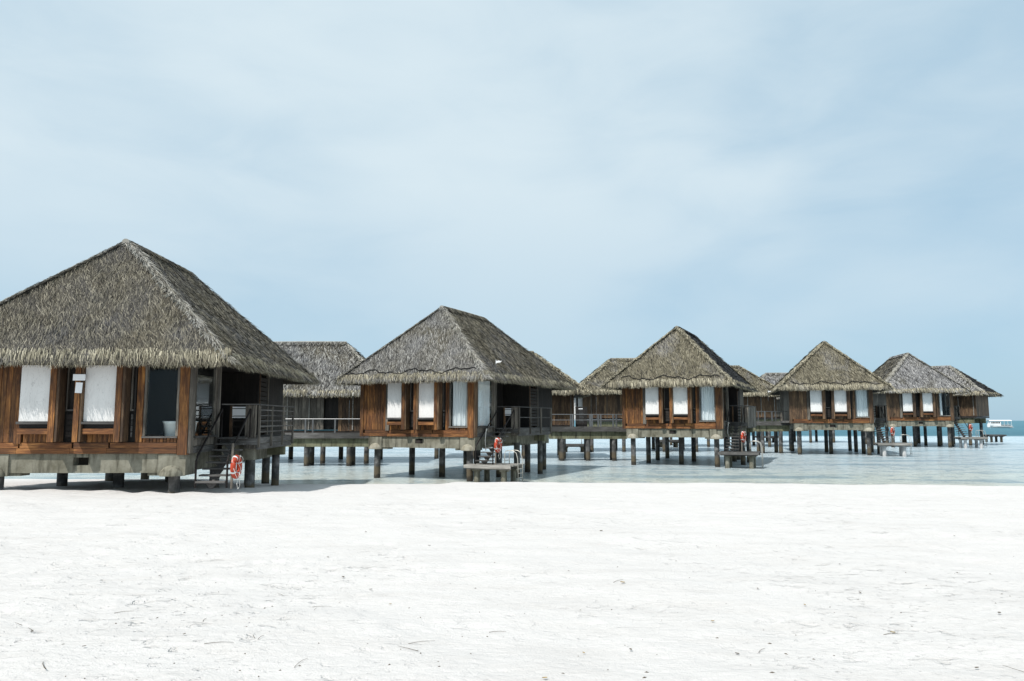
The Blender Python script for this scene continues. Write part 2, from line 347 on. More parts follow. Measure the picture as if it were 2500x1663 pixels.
def sand_z(x, y):
    t = shore(x) + .5 * n1(x * .35, y * 0 + 3.1) + .35 * n2(x * 1.1, y * 0 + 8.7) - y
    z = np.where(t > 0, 1.3 * (1 - np.exp(-np.maximum(t, 0) / 16)), np.maximum(t * .09, -1.6))
    berm = np.clip((x + 3.6) / 1.2, 0, 1); s = np.clip((t + .15) / .55, 0, 1); s = s * s * (3 - 2 * s)
    z = z + berm * .21 * s * np.exp(-np.maximum(t, 0) / 3.0)
    near = np.clip((36 - y) / 6, .25, 1)
    z = z + near * (.07 * n1(x * .45, y * .6) + .035 * n2(x * 1.7, y * 2.2) + .012 * n3(x * 6, y * 7))
    dip = np.exp(-((y - 24.5) / 1.6) ** 2) * np.clip((-7.5 - x) / 1.5, 0, 1)
    z = z + dip * .12 * n2(x * 2.3, y * .7 + 4)
    return z
def build_sand():
    ys = np.concatenate([np.linspace(-40, 1, 22), np.geomspace(1.6, 33, 330), np.linspace(33.2, 40, 46), np.linspace(41, 70, 20)])
    us = np.concatenate([np.linspace(-6, -1.3, 24), np.linspace(-1.25, 1.25, 420), np.linspace(1.3, 6, 24)])
    Y, U = np.meshgrid(ys, us, indexing='ij'); X = U * (np.abs(Y) * .72 + 2.5)
    Z = sand_z(X, Y)
    for fx, fy, a, r in FEET:
        dx, dy = X - fx, Y - fy; m = (np.abs(dx) < .5) & (np.abs(dy) < .5)
        u = dx[m] * math.cos(a) + dy[m] * math.sin(a); v = -dx[m] * math.sin(a) + dy[m] * math.cos(a)
        q = np.sqrt((u / r) ** 2 + (v / (r * .5)) ** 2); Z[m] += -.026 * np.exp(-q ** 2 * 1.3) + .009 * np.exp(-((q - 1.5) / .4) ** 2)
    nr, nc = Y.shape; idx = np.arange(nr * nc).reshape(nr, nc)
    f = np.stack([idx[:-1, :-1], idx[:-1, 1:], idx[1:, 1:], idx[1:, :-1]], -1).reshape(-1, 4)
    me = bpy.data.meshes.new('beach_sand'); v = np.stack([X, Y, Z], -1).reshape(-1, 3)
    me.vertices.add(len(v)); me.vertices.foreach_set('co', v.astype(np.float32).ravel()); me.loops.add(f.size); me.loops.foreach_set('vertex_index', f.astype(np.int32).ravel())
    me.polygons.add(len(f)); me.polygons.foreach_set('loop_start', np.arange(0, f.size, 4, dtype=np.int32)); me.update(calc_edges=True)
    me.polygons.foreach_set('use_smooth', np.ones(len(f), bool))
    def b(t, o):
        p = gpos(t); g = noise(t, mapped(t, p, (1, 1.6, 1)), 9, 6, .7, .4); fi = noise(t, p, 70, 3, .7); bl = noise(t, mapped(t, p, (1, 2, 1)), 1.1, 4, .6)
        c = ramp(t, noise(t, mapped(t, p, (.6, 1.8, 1)), 1.6, 6, .7), [(.3, (.525, .507, .49)), (.5, (.56, .545, .531)), (.7, (.575, .561, .548))])
        sp = noise(t, p, 55, 2, .5); c = mixc(t, mrange(t, sp, .73, .78, 0, .35), c, (.3, .27, .22, 1))
        zz = nd(t, 'ShaderNodeSeparateXYZ', {0: p}).outputs[2]
        c = mixc(t, mrange(t, zz, .02, .1, .45, 0), c, (.5, .47, .38, 1))
        pit = mrange(t, noise(t, mapped(t, p, (1, 1.5, 1), (5, 2, 0)), 3.6, 4, .6, .5), .6, .74, 0, 1)          # scuffs and small hollows
        pit2 = mrange(t, noise(t, mapped(t, p, (1, 1.3, 1), (1, 9, 0)), 13, 3, .6, .3), .62, .74, 0, 1)
        area = mrange(t, noise(t, p, .35, 3, .6), .42, .6, .15, 1)
        h = math_(t, 'ADD', math_(t, 'MULTIPLY', g, .55), math_(t, 'ADD', math_(t, 'MULTIPLY', fi, .16), math_(t, 'MULTIPLY', bl, .7)))
        h = math_(t, 'SUBTRACT', h, math_(t, 'MULTIPLY', area, math_(t, 'ADD', math_(t, 'MULTIPLY', pit, .9), math_(t, 'MULTIPLY', pit2, .4))))
        c = mixc(t, math_(t, 'MULTIPLY', math_(t, 'MULTIPLY', area, pit), .22), c, (.4, .37, .32, 1))
        pr = nd(t, 'ShaderNodeBsdfPrincipled', {'Base Color': c, 'Roughness': .95, 'Specular IOR Level': .1, 'Normal': bump(t, h, .85, .055)})
        t.links.new(pr.outputs[0], o.inputs[0])
    me.materials.append(mat('white_coral_sand', b))
    tag(link('beach_sand', me), kind='structure')
build_sand()
def build_water():
    ys = np.concatenate([np.linspace(26, 140, 60), np.geomspace(145, 15000, 40)]); us = np.linspace(-1, 1, 41)
    Y, U = np.meshgrid(ys, us, indexing='ij'); X = U * (Y * 2.2 + 40)
    nr, nc = Y.shape; idx = np.arange(nr * nc).reshape(nr, nc)
    f = np.stack([idx[:-1, :-1], idx[:-1, 1:], idx[1:, 1:], idx[1:, :-1]], -1).reshape(-1, 4)
    me = bpy.data.meshes.new('lagoon_water'); me.from_pydata(np.stack([X, Y, X * 0], -1).reshape(-1, 3).tolist(), [], f.tolist())
    def b(t, o):
        p = gpos(t); s = nd(t, 'ShaderNodeSeparateXYZ', {0: p}); y = s.outputs[1]
        yy = math_(t, 'ADD', y, math_(t, 'MULTIPLY', math_(t, 'SUBTRACT', noise(t, mapped(t, p, (.06, .12, 1)), 1, 4), .5), 14.))
        c = ramp(t, mrange(t, yy, 32, 140, 0, 1), [(0, (.62, .615, .54)), (.05, (.58, .63, .585)), (.16, (.5, .575, .6)), (.4, (.5, .595, .645)), (.9, (.55, .67, .73))])
        bands = noise(t, mapped(t, p, (.07, .35, 1), (4, 1, 0)), 1, 4, .55, .6)
        c = mixc(t, mrange(t, bands, .54, .66, 0, .6), c, (.16, .28, .35, 1))
        c = mixc(t, mrange(t, noise(t, mapped(t, p, (.55, .42, 1), (9, 4, 0)), 1.6, 5, .65, .6), .5, .66, 0, .6), c, (.17, .27, .33, 1))
        edge = math_(t, 'ADD', y, math_(t, 'MULTIPLY', noise(t, mapped(t, p, (.02, .02, 1)), 1, 4), 30.))
        deep = mrange(t, edge, 150, 162, 0, 1)
        dc = mixc(t, noise(t, mapped(t, p, (.006, .02, 1)), 1, 3), (.035, .12, .165, 1), (.08, .21, .265, 1))
        c = mixc(t, deep, c, dc)
        w1 = noise(t, mapped(t, p, (.9, 2.4, 1)), 2.2, 5, .7, .6); w2 = noise(t, mapped(t, p, (.8, .5, 1)), 1.0, 4, .6, .8)
        h = math_(t, 'ADD', math_(t, 'MULTIPLY', w1, .7), w2)
        far = mrange(t, y, 40, 400, 1, .5)
        bp = nd(t, 'ShaderNodeBump', {'Height': h, 'Strength': far, 'Distance': .5}).outputs[0]
        pr = nd(t, 'ShaderNodeBsdfPrincipled', {'Base Color': c, 'Roughness': mrange(t, deep, 0, 1, .2, .4), 'IOR': 1.33, 'Specular IOR Level': mrange(t, deep, 0, 1, .36, .1), 'Normal': bp})
        t.links.new(pr.outputs[0], o.inputs[0])
    me.materials.append(mat('clear_lagoon_water', b)); me.update()
    tag(link('lagoon_water', me), kind='structure')
build_water()

# ------------------------------------------------------------------ villas
def cladding(par, x0, x1, z0, z1, m, n, y=0., th=.05, gap=.012):
    w = (x1 - x0) / n
    for i in range(n):
        dy = random.choice((0, .008, .014)); pbox('board', par, x0 + i * w, x0 + (i + 1) * w - gap, y - dy, y - dy + th, z0, z1, m)
def side_cladding(par, y0, y1, z0, z1, m, n, x, th=.05, gap=.012):
    w = (y1 - y0) / n
    for i in range(n): pbox('board', par, x, x + th, y0 + i * w, y0 + (i + 1) * w - gap, z0, z1, m)
def wavy(par, name, x0, x1, y, z0, z1, m, axis='x', folds=7):
    mb = MB(); nx = folds * 8; nz_ = 8
    for j in range(nz_ + 1):
        for i in range(nx + 1):
            u = i / nx; am = .035 + .02 * math.sin(u * 9 + 1); flare = (1 - j / nz_) ** 3 * .05
            off = am * math.sin(u * folds * 6.28 + .8 * math.sin(j * .35 + u * 4)) + flare * math.sin(u * 23)
            a, zz = x0 + (x1 - x0) * u, z0 + (z1 - z0) * j / nz_
            mb.v.append((a, y + off, zz) if axis == 'x' else (y + off, a, zz))
    for j in range(nz_):
        for i in range(nx): k = j * (nx + 1) + i; mb.f.append((k, k + 1, k + nx + 2, k + nx + 1))
    return mb.build(name, m, par, smooth=True)

VB = [ # shape: xl xr yf yr rx y0 y1 ze za wl wr cl cr / pose X Y yaw z k
 dict(S=[-5.18, 4.64, -.85, 11.26, -.04, 2.38, 7.98, 2.6, 7.22, -3.51, 3.33, -2.55, 2.77], P=[-13.243, 23.467, .042, -1.009, 1.0]),
 dict(S=[-4.62, 4.34, -.85, 12.08, -.07, 2.57, 7.75, 2.74, 7.22, -3.64, 3.35, -2.68, 2.9], P=[-4.577, 37.242, -.419, -.775, .933]),
 dict(S=[-4.54, 4.15, -.85, 11.83, .04, 2.15, 8.23, 2.76, 7.23, -3.47, 3.4, -2.78, 2.91], P=[10.155, 48.368, -.42, -.503, .931]),
 dict(S=[-4.47, 4.57, -.85, 12.23, -.09, 2.38, 8.0, 2.76, 7.29, -3.45, 3.27, -2.71, 2.85], P=[26.835, 63.818, -.27, -.212, .975]),
 dict(S=[-4.12, 4.6, -.85, 12.22, -.12, 2.51, 7.93, 2.84, 7.37, -3.27, 3.27, -2.77, 2.81], P=[43.806, 81.666, -.175, -.001, 1.016])]
STY = [
 dict(thatch=['thatch_a'] * 4, dens=(1250, 950, 60, 240), width=.0165, v='warm_v', h='warm_h', curtain=0, rails=6, foot=.80, label='nearest and largest thatched villa, standing on white sand at the left edge'),
 dict(thatch=['thatch_b', 'thatch_a', 'thatch_b', 'thatch_b'], dens=(850, 700, 60, 120), width=.0195, v='warm_v', h='warm_h', curtain=2, rails=2, foot=.84, label='silver grey thatched stilt villa with pale curtains, second from the left'),
 dict(thatch=['thatch_c', 'thatch_black', 'thatch_c', 'thatch_c'], dens=(430, 320, 50, 80), width=.028, v='warm_v', h='warm_h', curtain=1, rails=0, foot=.99, label='tan thatched stilt villa with black right roof slope and dark red siding'),
 dict(thatch=['thatch_c'] * 4, dens=(320, 140, 50, 220), width=.034, v='mid_v', h='warm_h', curtain=1, rails=0, foot=1.06, label='thatched stilt villa with plain pointed tan roof, second from the right'),
 dict(thatch=['thatch_d', 'thatch_d', 'thatch_d', 'thatch_a'], dens=(260, 130, 40, 200), width=.04, v='mid_v', h='warm_h', curtain=3, rails=0, foot=1.15, label='farthest stilt villa with ash grey thatch at the right end of the row')]
def stairs(par, x, w, y0, z0, z1, run, m='grey_h'):
    n = max(5, round((z0 - z1) / .19)); st = empty('staircase', (0, 0, 0)); st.parent = par
    st.location = (x, y0, z0)
    dz = (z1 - z0) / n; dy = -run / n
    for i in range(n):
        yy = i * dy; zz = i * dz
        pbox('tread', st, -w / 2, w / 2, yy - .3, yy, zz - .05, zz, m)
        MB().prism([(-.17, -.05), (.17, -.05), (.05, -.22), (-.05, -.22)], yy - .2, yy - .1).build('bracket', m, st, (0, 0, zz))
    MB().tube([(0, 0, -.2), (0, -run + .1, z1 - z0 + .02)], .07, 6).build('stringer', 'grey_y', st)
    for s in (-1, 1):
        xx = s * (w / 2 + .03)
        MB().tube([(xx, .05, 0), (xx, .05, .95), (xx, -run * .92, z1 - z0 + .95), (xx, -run * .96, z1 - z0 + .8), (xx, -run * .96, z1 - z0 - .02)], .034, 8).build('handrail', 'steel_dark', st)
    return st, (x, y0 - run, z1)
def life_ring(loc, rz, label, k=1):
    e = empty('life_ring', loc, rz, k)
    ring = [(0, .29 * math.cos(a), .29 * math.sin(a)) for a in np.linspace(0, 2 * math.pi, 33)[:-1]]
    MB().tube(ring, .085, 12, True).build('ring', 'orange', e, smooth=True)
    for q in range(4):
        a0 = q * math.pi / 2 + .5
        MB().tube([(0, .29 * math.cos(a0 + d), .29 * math.sin(a0 + d)) for d in (-.08, -.03, .03, .08)], .088, 12).build('band', 'white', e, smooth=True)
    pts = []
    for i in range(49):
        a = i / 48 * 2 * math.pi; r = .40 - .05 * abs(math.cos(2 * a + .4)) if i < 48 else .4
        pts.append((.03 + .07 * math.sin(2 * a), r * math.cos(a), r * math.sin(a)))
    MB().tube(pts, .007, 6).build('rope', 'rope', e)
    MB().tube([(.09, .1, .36), (.1, -.1, .1), (.1, .13, -.05), (.1, -.02, -.3), (.09, -.16, -.52), (.09, -.05, -.68), (.09, .12, -.6), (.09, .05, -.35)], .008, 6).build('rope', 'rope', e)
    tag(e, label, 'life ring', 'orange life rings on the villa stairs'); return e
def platform(M4, x, y, z, w, d, zg, label, k, rz, small=False, lm='legwhite', pm='bleached'):
    """swim platform; M4 maps villa coordinates to the world"""
    e = empty('swim_platform', M4 @ Vector((x, y, z)), rz, k); n = 9 if not small else 5; g = zg - z
    for i in range(n):
        yy = -d / 2 + i * d / n; pbox('plank', e, -w / 2 + random.uniform(-.04, .04), w / 2 + random.uniform(-.03, .05), yy, yy + d / n - .015, -.06, random.uniform(-.004, .006), pm)
    for yy in (-d / 2 + .2, d / 2 - .2): pbox('beam', e, -w / 2 + .08, w / 2 - .08, yy - .06, yy + .06, -.24, -.065, pm)
    pbox('edge_board', e, -w / 2 - .03, w / 2 + .03, -d / 2 - .05, -d / 2 - .004, -.17, -.01, pm)
    for sx in (-1, 1):
        for sy in (-1, 1): pbox('leg_head', e, sx * w * .3 - .2, sx * w * .3 + .2, sy * d * .3 - .13, sy * d * .3 + .13, -.34, -.243, lm); pile(e, sx * w * .3, sy * d * .3, g - 1.2, -.34, .15, lm, 'leg')
    if small: pass
    else:
        for q in (-.28, .28):
            xx = w / 2 - .1
            MB().tube([(xx - .5, q, 0), (xx - .5, q, .55), (xx - .45, q, .66), (xx - .3, q, .7), (xx - .05, q, .68), (xx + .12, q, .58), (xx + .2, q, .3), (xx + .22, q, -.1), (xx + .22, q, -1.0)], .019, 8).build('grab_rail', 'chrome', e, smooth=True)
        for zz in (.2,): MB().tube([(w / 2 - .6, -.28, zz), (w / 2 - .6, .28, zz)], .02, 6).build('cross_bar', 'chrome', e)
        for i in range(4): MB().tube([(w / 2 + .12, -.28, -.2 - .22 * i), (w / 2 + .12, .28, -.2 - .22 * i)], .02, 6).build('rung', 'chrome', e)
    tag(e, label, 'platform', 'swim platforms beside the villas'); return e

def villa(i):
    xl, xr, yf, yr, rx, y0, y1, ze, za, wl, wr, cl, cr = VB[i]['S']; X, Y, th, dz, k = VB[i]['P']; st = STY[i]
    zb = ZC + dz; e = empty('thatched_villa', (X, Y, zb), th, k); tag(e, st['label'], 'villa', 'thatched villas in the front row')
    M4 = Matrix.Translation((X, Y, zb)) @ Matrix.Rotation(th, 4, 'Z') @ Matrix.Scale(k, 4)
    zg = (0 - zb) / k; zs = (.76 - zb) / k if i == 0 else zg
    v, h = st['v'], st['h']; TOP = ze + .35
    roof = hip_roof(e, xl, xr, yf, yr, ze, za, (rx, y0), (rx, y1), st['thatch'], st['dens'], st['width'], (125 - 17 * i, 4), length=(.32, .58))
    # ---- front wall
    fw = empty('front_wall', (0, 0, 0)); fw.parent = e
    def F(n_, a, b, c, d, z0, z1, m): return pbox(n_, fw, a, b, c, d, z0, z1, m)
    F('corner_post', wl, wl + .21, -.05, .16, -.02, TOP, v)
    cladding(fw, wl + .23, -2.0, .345, TOP, v, 8)
    F('corner_post', -1.99, -1.77, -.07, .06, .3, TOP, 'grey_v' if i else v)
    xs = [wl + .22, -1.9, -.3, .8, 2.92]
    for a, b in zip(xs[:-1], xs[1:]):
        F('fascia_plank', a, b - .008, -.03, .03, .0, .162, h); F('fascia_plank', a + .1, b + .05 if b < 2.9 else b - .008, -.036, .02, .17, .335, h)
    for (a, b) in ((-1.75, -.8), (.17, 1.16)):
        F('wall_panel', a + .01, b - .01, -.28, -.22, .985, TOP, 'plaster')
        F('ledge', a, b, -.4, -.05, .9, .975, 'grey_h'); F('apron_board', a + .02, b - .02, -.25, -.04, .77, .895, 'dark_h'); F('apron_board', a + .02, b - .02, -.34, -.05, .6, .765, h)
        cladding(fw, a + .02, b - .02, .345, .59, v, 6, -.01, .04)
    for (a, b) in ((-.8, -.53), (-.06, .17), (1.16, 1.42)):
        F('bay_post', a, a + (b - a) * .68, -.42, 0, .36, TOP, v); F('bay_post', a + (b - a) * .68 + .006, b, -.395, 0, .37, TOP, 'mid_v')
    for (a, b) in ((-.52, -.07), (1.43, 1.62)):
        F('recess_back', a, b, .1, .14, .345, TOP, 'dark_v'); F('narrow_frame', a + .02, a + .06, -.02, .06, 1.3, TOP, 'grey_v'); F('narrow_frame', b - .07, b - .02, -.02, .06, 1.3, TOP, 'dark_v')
        F('narrow_frame', a + .065, b - .075, -.02, .06, 1.3, 1.36, 'grey_h')
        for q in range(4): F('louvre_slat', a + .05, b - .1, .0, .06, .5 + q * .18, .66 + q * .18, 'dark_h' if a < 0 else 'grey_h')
    cladding(fw, 1.63, 1.85, .345, TOP, v, 2)
    F('corner_post', 2.94, wr - .1, -.07, .2, -.04, TOP, v); F('corner_trim', wr - .095, wr, -.04, .2, .0, TOP, 'grey_v' if i == 0 else 'mid_v')
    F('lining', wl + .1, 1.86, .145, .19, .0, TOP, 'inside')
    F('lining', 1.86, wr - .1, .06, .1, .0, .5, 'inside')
    # ---- front window
    win = empty('window', (0, 0, 0)); win.parent = e
    def Wn(n_, a, b, c, d, z0, z1, m): return pbox(n_, win, a, b, c, d, z0, z1, m)
    Wn('frame', 1.87, 1.93, -.05, .08, .53, TOP, 'grey_v'); Wn('frame', 2.86, 2.93, -.05, .08, .53, TOP, 'grey_v'); Wn('sill', 1.86, 2.93, -.1, .08, .475, .525, 'grey_h' if i == 0 else 'bleached')
    Wn('glass_pane', 1.935, 2.855, .0, .012, .53, TOP, 'glass')
    cladding(win, 1.88, 2.92, .345, .47, h, 10, -.03, .04, .02)
    # ---- right side
    rw = empty('side_wall', (0, 0, 0)); rw.parent = e
    def S(n_, a, b, c, d, z0, z1, m): return pbox(n_, rw, a, b, c, d, z0, z1, m)
    sw = empty('window', (0, 0, 0)); sw.parent = e
    pbox('glass_pane', sw, wr - .03, wr - .018, .26, 2.02, .53, TOP, 'glass'); pbox('sill', sw, wr - .08, wr + .1, .21, 2.04, .47, .525, 'grey_y')
    for a in (.2, 1.98): pbox('frame', sw, wr - .07, wr + .02, a, a + .06, .53, TOP, 'grey_v')
    for j in range(6): pbox('apron_board', sw, wr - .05, wr, .22 + j * .3, .5 + j * .3, .22, .46, 'grey_v')
    S('apron_plank', wr - .04, wr + .01, .2, 2.1, .0, .2, 'grey_y')
    S('porch_post', wr - .1, wr + .06, 2.06, 2.22, .0, TOP, 'grey_v'); S('porch_post', wr - .1, wr + .04, 2.3, 2.42, .4, TOP, 'grey_v')
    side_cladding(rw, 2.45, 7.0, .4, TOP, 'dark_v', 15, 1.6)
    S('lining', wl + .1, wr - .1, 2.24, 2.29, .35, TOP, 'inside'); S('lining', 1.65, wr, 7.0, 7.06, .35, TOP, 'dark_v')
    S('door_frame', wr - .08, wr + .03, 7.07, 7.17, .4, TOP, 'mid_v'); S('door_frame', wr - .08, wr + .03, 8.3, 8.38, .4, TOP, 'grey_v')
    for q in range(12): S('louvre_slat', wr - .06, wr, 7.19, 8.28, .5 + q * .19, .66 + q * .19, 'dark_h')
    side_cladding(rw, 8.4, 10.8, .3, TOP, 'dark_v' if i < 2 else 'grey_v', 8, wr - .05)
    # ---- other walls, floor, ceiling
    ow = empty('back_walls', (0, 0, 0)); ow.parent = e
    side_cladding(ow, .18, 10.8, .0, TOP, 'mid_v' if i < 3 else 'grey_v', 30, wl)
    cladding(ow, wl + .06, wr - .06, .0, TOP, 'mid_v', 20, 10.75)
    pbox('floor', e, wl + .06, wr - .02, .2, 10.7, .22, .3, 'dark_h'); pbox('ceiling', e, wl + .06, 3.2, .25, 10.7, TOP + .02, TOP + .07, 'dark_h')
    if i == 3:
        for yy in (.8, 2.6): pbox('side_post', e, wl - .55, wl - .4, yy, yy + .15, .1, TOP, 'grey_v')
        pbox('side_deck', e, wl - .6, wl - .01, .5, 4.5, .02, .2, 'grey_y')
    # ---- concrete base
    cb = empty('concrete_base', (0, 0, 0)); cb.parent = e
    def C(n_, a, b, c, d, z0, z1, m='concrete'): return pbox(n_, cb, a, b, c, d, z0, z1, m)
    a0, a1 = cl + .42, cr - .45
    C('beam', a0, -.22, .06, .4, -.59, -.005); C('beam', .24, a1, .06, .4, -.592, -.006); C('beam', -.22, .24, .06, .4, -.59, -.36); C('beam', -.22, .24, .06, .4, -.12, -.005); C('vent_back', -.22, .24, .38, .42, -.36, -.12, 'soffit')
    if i: C('vent_cover', -.2, .22, .1, .13, -.34, -.2, 'dark_h')
    for xx, s in ((cl, 1), (cr, -1)):
        C('pile_cap', xx - .42, xx + .42, .0, .85, -.67, -.01, 'concrete'); C('corbel', xx + s * .42 if s > 0 else xx - .75, xx + .75 if s > 0 else xx - .42, .1, .6, -.68, -.6, 'concrete')
        prof = [(.36 * math.cos(a) + .02, -.68 + .33 * math.sin(a)) for a in np.linspace(0, 1.5, 8)]
        MB().lathe([(.0, -.685), (.38, -.685)] + prof + [(0, -.35)], 18, (xx, .12)).build('pile_dome', 'cap' if i else 'concrete', cb, smooth=True)
    C('beam', cr - .2, cr + .3, .86, 10.6, -.58, -.01); C('beam', cl - .2, cl + .2, .86, 10.6, -.58, -.01); C('beam', cl + .22, cr - .22, 10.2, 10.6, -.57, -.01); C('beam', cl + .21, cr - .21, 4.4, 4.8, -.57, -.01)
    C('slab', cl + .21, cr - .21, .41, 4.39, -.12, .2); C('slab', cl + .21, cr - .21, 4.81, 10.19, -.12, .2)
    bot = zs - 1.3
    for (x, y) in ((cl, .25), (cr, .3), (cl + .3, 3.3), (0.1, 2.4), (cr + .1, 3.6), (cl, 7.4), (.2, 6.4), (cr + .1, 7.6), (cl + .1, 10.4), (cr, 10.4)):
        pile(e, x, y, bot - 1, -.5, .17)
    # ---- deck
    dk = empty('side_deck', (0, 0, 0)); dk.parent = e; dx = 4.62; dy0, dy1 = 2.45, 7.1; fl = .44
    n = 22
    for j in range(n): pbox('deck_plank', dk, wr + .08, dx, dy0 + j * (dy1 - dy0) / n, dy0 + (j + 1) * (dy1 - dy0) / n - .012, fl - .04, fl, 'grey_h')
    for q in range(2): pbox('fascia_plank', dk, dx + .003, dx + .04, dy0 - .02, dy1, .02 + q * .21, .215 + q * .21, 'grey_y')
    pbox('fascia_plank', dk, wr + .08, dx + .04, dy0 - .06, dy0 - .024, .18, .4, 'grey_h')
    pbox('deck_beam', dk, wr + .1, dx - .1, dy0 + .1, dy0 + .4, -.33, .38, 'concrete'); pbox('deck_beam', dk, wr + .1, dx - .1, dy1 - .6, dy1 - .3, -.33, .38, 'mossy')
    pbox('deck_beam', dk, wr + .3, wr + .55, dy0 + .4, dy1 - .6, -.45, .37, 'concrete')
    pile(e, dx - .45, 3.4, bot - 1, -.3, .17); pile(e, dx - .45, 6.7, bot - 1, -.3, .15)
    rl = empty('railing', (0, 0, 0)); rl.parent = e; rt = fl + 1.12
    for j in range(4): yy = dy0 + (dy1 - dy0) * j / 3; pbox('post', rl, dx + .045, dx + .11, yy - .03, yy + .04, .1, rt - .035, 'grey_v')
    pbox('top_rail', rl, dx + .02, dx + .13, dy0 - .08, dy1 + .08, rt - .03, rt + .01, 'grey_y')
    nr = st['rails']
    if nr: 
        for q in range(1, nr): zz = fl + (rt - fl) * q / nr; pbox('rail', rl, dx + .06, dx + .095, dy0, dy1, zz - .018, zz + .018, 'grey_y')
    else:
        side_cladding(rl, dy0, dy1, fl - .35, rt - .05, 'grey_v', 16, dx + .05, .03)
    # front of the deck: gate with a white notice and a screen of upright boards
    pbox('top_rail', rl, wr + .1, dx + .12, dy0 - .09, dy0 - .03, rt - .02, rt + .02, 'grey_h')
    gx0, gx1 = wr + .16, wr + .85
    for a in (gx0, gx1 - .1): pbox('gate_stile', rl, a, a + .1, dy0 + .6, dy0 + .66, fl, rt - .03, 'mid_v')
    for q in range(5): pbox('gate_slat', rl, gx0 + .11, gx1 - .11, dy0 + .61, dy0 + .65, fl + .12 + q * .21, fl + .17 + q * .21, 'dark_h')
    for q in range(3 if i < 2 else 0): pbox('notice_board', rl, gx0 + .1, gx1 - .1, dy0 + .56, dy0 + .59, (fl + .66, fl + .74, fl + 1.0)[q], (fl + .71, fl + .97, fl + 1.05)[q], 'paper')
    for j in range(5): pbox('screen_board', rl, gx1 + .04 + j * .08, gx1 + .1 + j * .08, dy0 - .02, dy0 + .02, .05, rt - .03, 'grey_v')
    # ---- stairs, ring, platform
    zf = (st['foot'] - zb) / k; run = (fl - zf) * 1.5
    stx = wr + .58
    stairs(e, stx, .9, dy0 - .07, fl, zf, run)
    fy = dy0 - .07 - run
    ring_names = ['orange life ring with white rope at the foot of the beach stairs', 'orange life ring above the platform of the curtained silver roofed villa', 'orange life ring beside the stairs of the villa with the black roof slope', 'orange life ring on the stairs of the second villa from the right', 'orange life ring on the stairs of the farthest villa at the right']
    pp = M4 @ Vector((stx + .72, fy + .2, zf + (.62 if i == 0 else .95)))
    MB().box(stx + .58, stx + .64, fy + .12, fy + .18, zf - .05, zf + 1.35).build('ring_post', 'grey_v', e)
    life_ring(pp, (.02, -.38, -.6, -.78, -.85)[i], ring_names[i], k)
    if i:
        px, py = [(4.25, .45), (4.45, -.1), (4.5, -.6), (4.45, -.7)][i - 1]
        names = ['bleached swim platform with pale grab rails beside the curtained silver roofed villa', 'bleached swim platform below the villa with the black roof slope', 'bleached swim platform with metal rails beside the second villa from right', 'bleached swim platform at the stairs of the farthest villa']
        platform(M4, px, py, zf - .01, 2.5, 1.9, zg, names[i - 1], k, th, lm='legwhite' if i > 2 else 'concrete', pm='bleached' if i != 2 else 'grey_h')
        # outdoor shower hose
        MB().tube([(wr + .12, .9, .3), (wr + .2, .85, .42), (wr + .26, .8, .4), (wr + .2, .8, .25), (wr + .15, .8, -.2), (wr + .2, .8, -.7)], .02, 6).build('shower_hose', 'rope', e, smooth=True)
    # curtains / bath
    if st['curtain'] in (1, 2): wavy(e, 'curtain', 1.95, 2.84, .14, .56, TOP, 'curtain')
    if st['curtain'] == 3: wavy(e, 'curtain', 1.95, 2.2, .14, .56, TOP, 'curtain', folds=3)
    if st['curtain'] == 2: wavy(e, 'curtain', .3, 1.95, wr - .14, .56, TOP, 'curtain', 'y', 9)
    if i == 0:
        b = tag(empty('bathtub', M4 @ Vector((2.62, .95, .30)), th), 'white oval bathtub standing behind the dark window glass', 'bathtub')
        mb = MB(); pr = [(.36, 0), (.4, .1), (.46, .55), (.5, .62), (.47, .63), (.43, .55), (.36, .12), (0, .1)]; mb.lathe(pr, 24)
        o = mb.build('tub_shell', 'tub', b, smooth=True); o.scale = (1, 1.5, 1.1)
    # netting cord along the eave
    if i in (1, 2, 3):
        for fx, (xa, xb) in enumerate([(xl + 1.2, xr - .8)] if i != 1 else [(xl + .4, xr - .7)]):
            pts = []; sl_ = (za - ze - .26) / (y0 - yf); nn = 70; hgt = 0
            for j in range(nn):
                x = xa + (xb - xa) * j / (nn - 1); hgt = .55 + .16 * math.sin(x * 2.3 + i) + .1 * math.sin(x * 5.1 + 2 * i) + .04 * math.sin(x * 13)
                yy = yf + hgt * .5; pts.append((x, yy - .09, ze + .26 + (yy - yf) * sl_ + .05))
            MB().tube(pts, .026, 5).build('net_cord', 'net', e)
    return e, M4
VM = [villa(i) for i in range(5)]

# small things on the villas
e0, M0 = VM[0]
for (n_, x0, x1, z0, z1, lab, rot) in (('notice_sheet', -.12, .25, 2.22, 2.41, 'wide white paper sheet pinned above the middle post of the nearest villa', .0), ('notice_sheet', -.03, .17, 1.84, 2.16, 'narrow white paper sheet pinned below the wide sheet on the nearest villa', .05)):
    w, h = (x1 - x0) / 2, (z1 - z0) / 2
    o = MB().box(-w, w, -.006, .006, -h, h).build(n_, 'paper', None); o.matrix_world = M0 @ Matrix.Translation(((x0 + x1) / 2, -.435, (z0 + z1) / 2)) @ Matrix.Rotation(rot, 4, 'Y')
    tag(o, lab, 'notice')
def roof_flag(M4, x, y, z, label):
    e = empty('roof_marker', M4 @ Vector((x, y, z)), .1, .72)
    MB().tube([(0, 0, -.3), (0, 0, 1.0)], .02, 6).build('pole', 'steel', e)
    MB().prism([(0, .72), (.12, .78), (.3, .8), (.42, .92), (.3, .9), (.2, .94), (.05, .9), (0, 1.02)], -.03, .03).build('white_vane', 'white', e)
    tag(e, label, 'marker', 'white markers on the roofs')
roof_flag(VM[1][1], 4.05, .9, 3.2, 'small white bird shaped vane on a thin pole above the curtained villa eave')

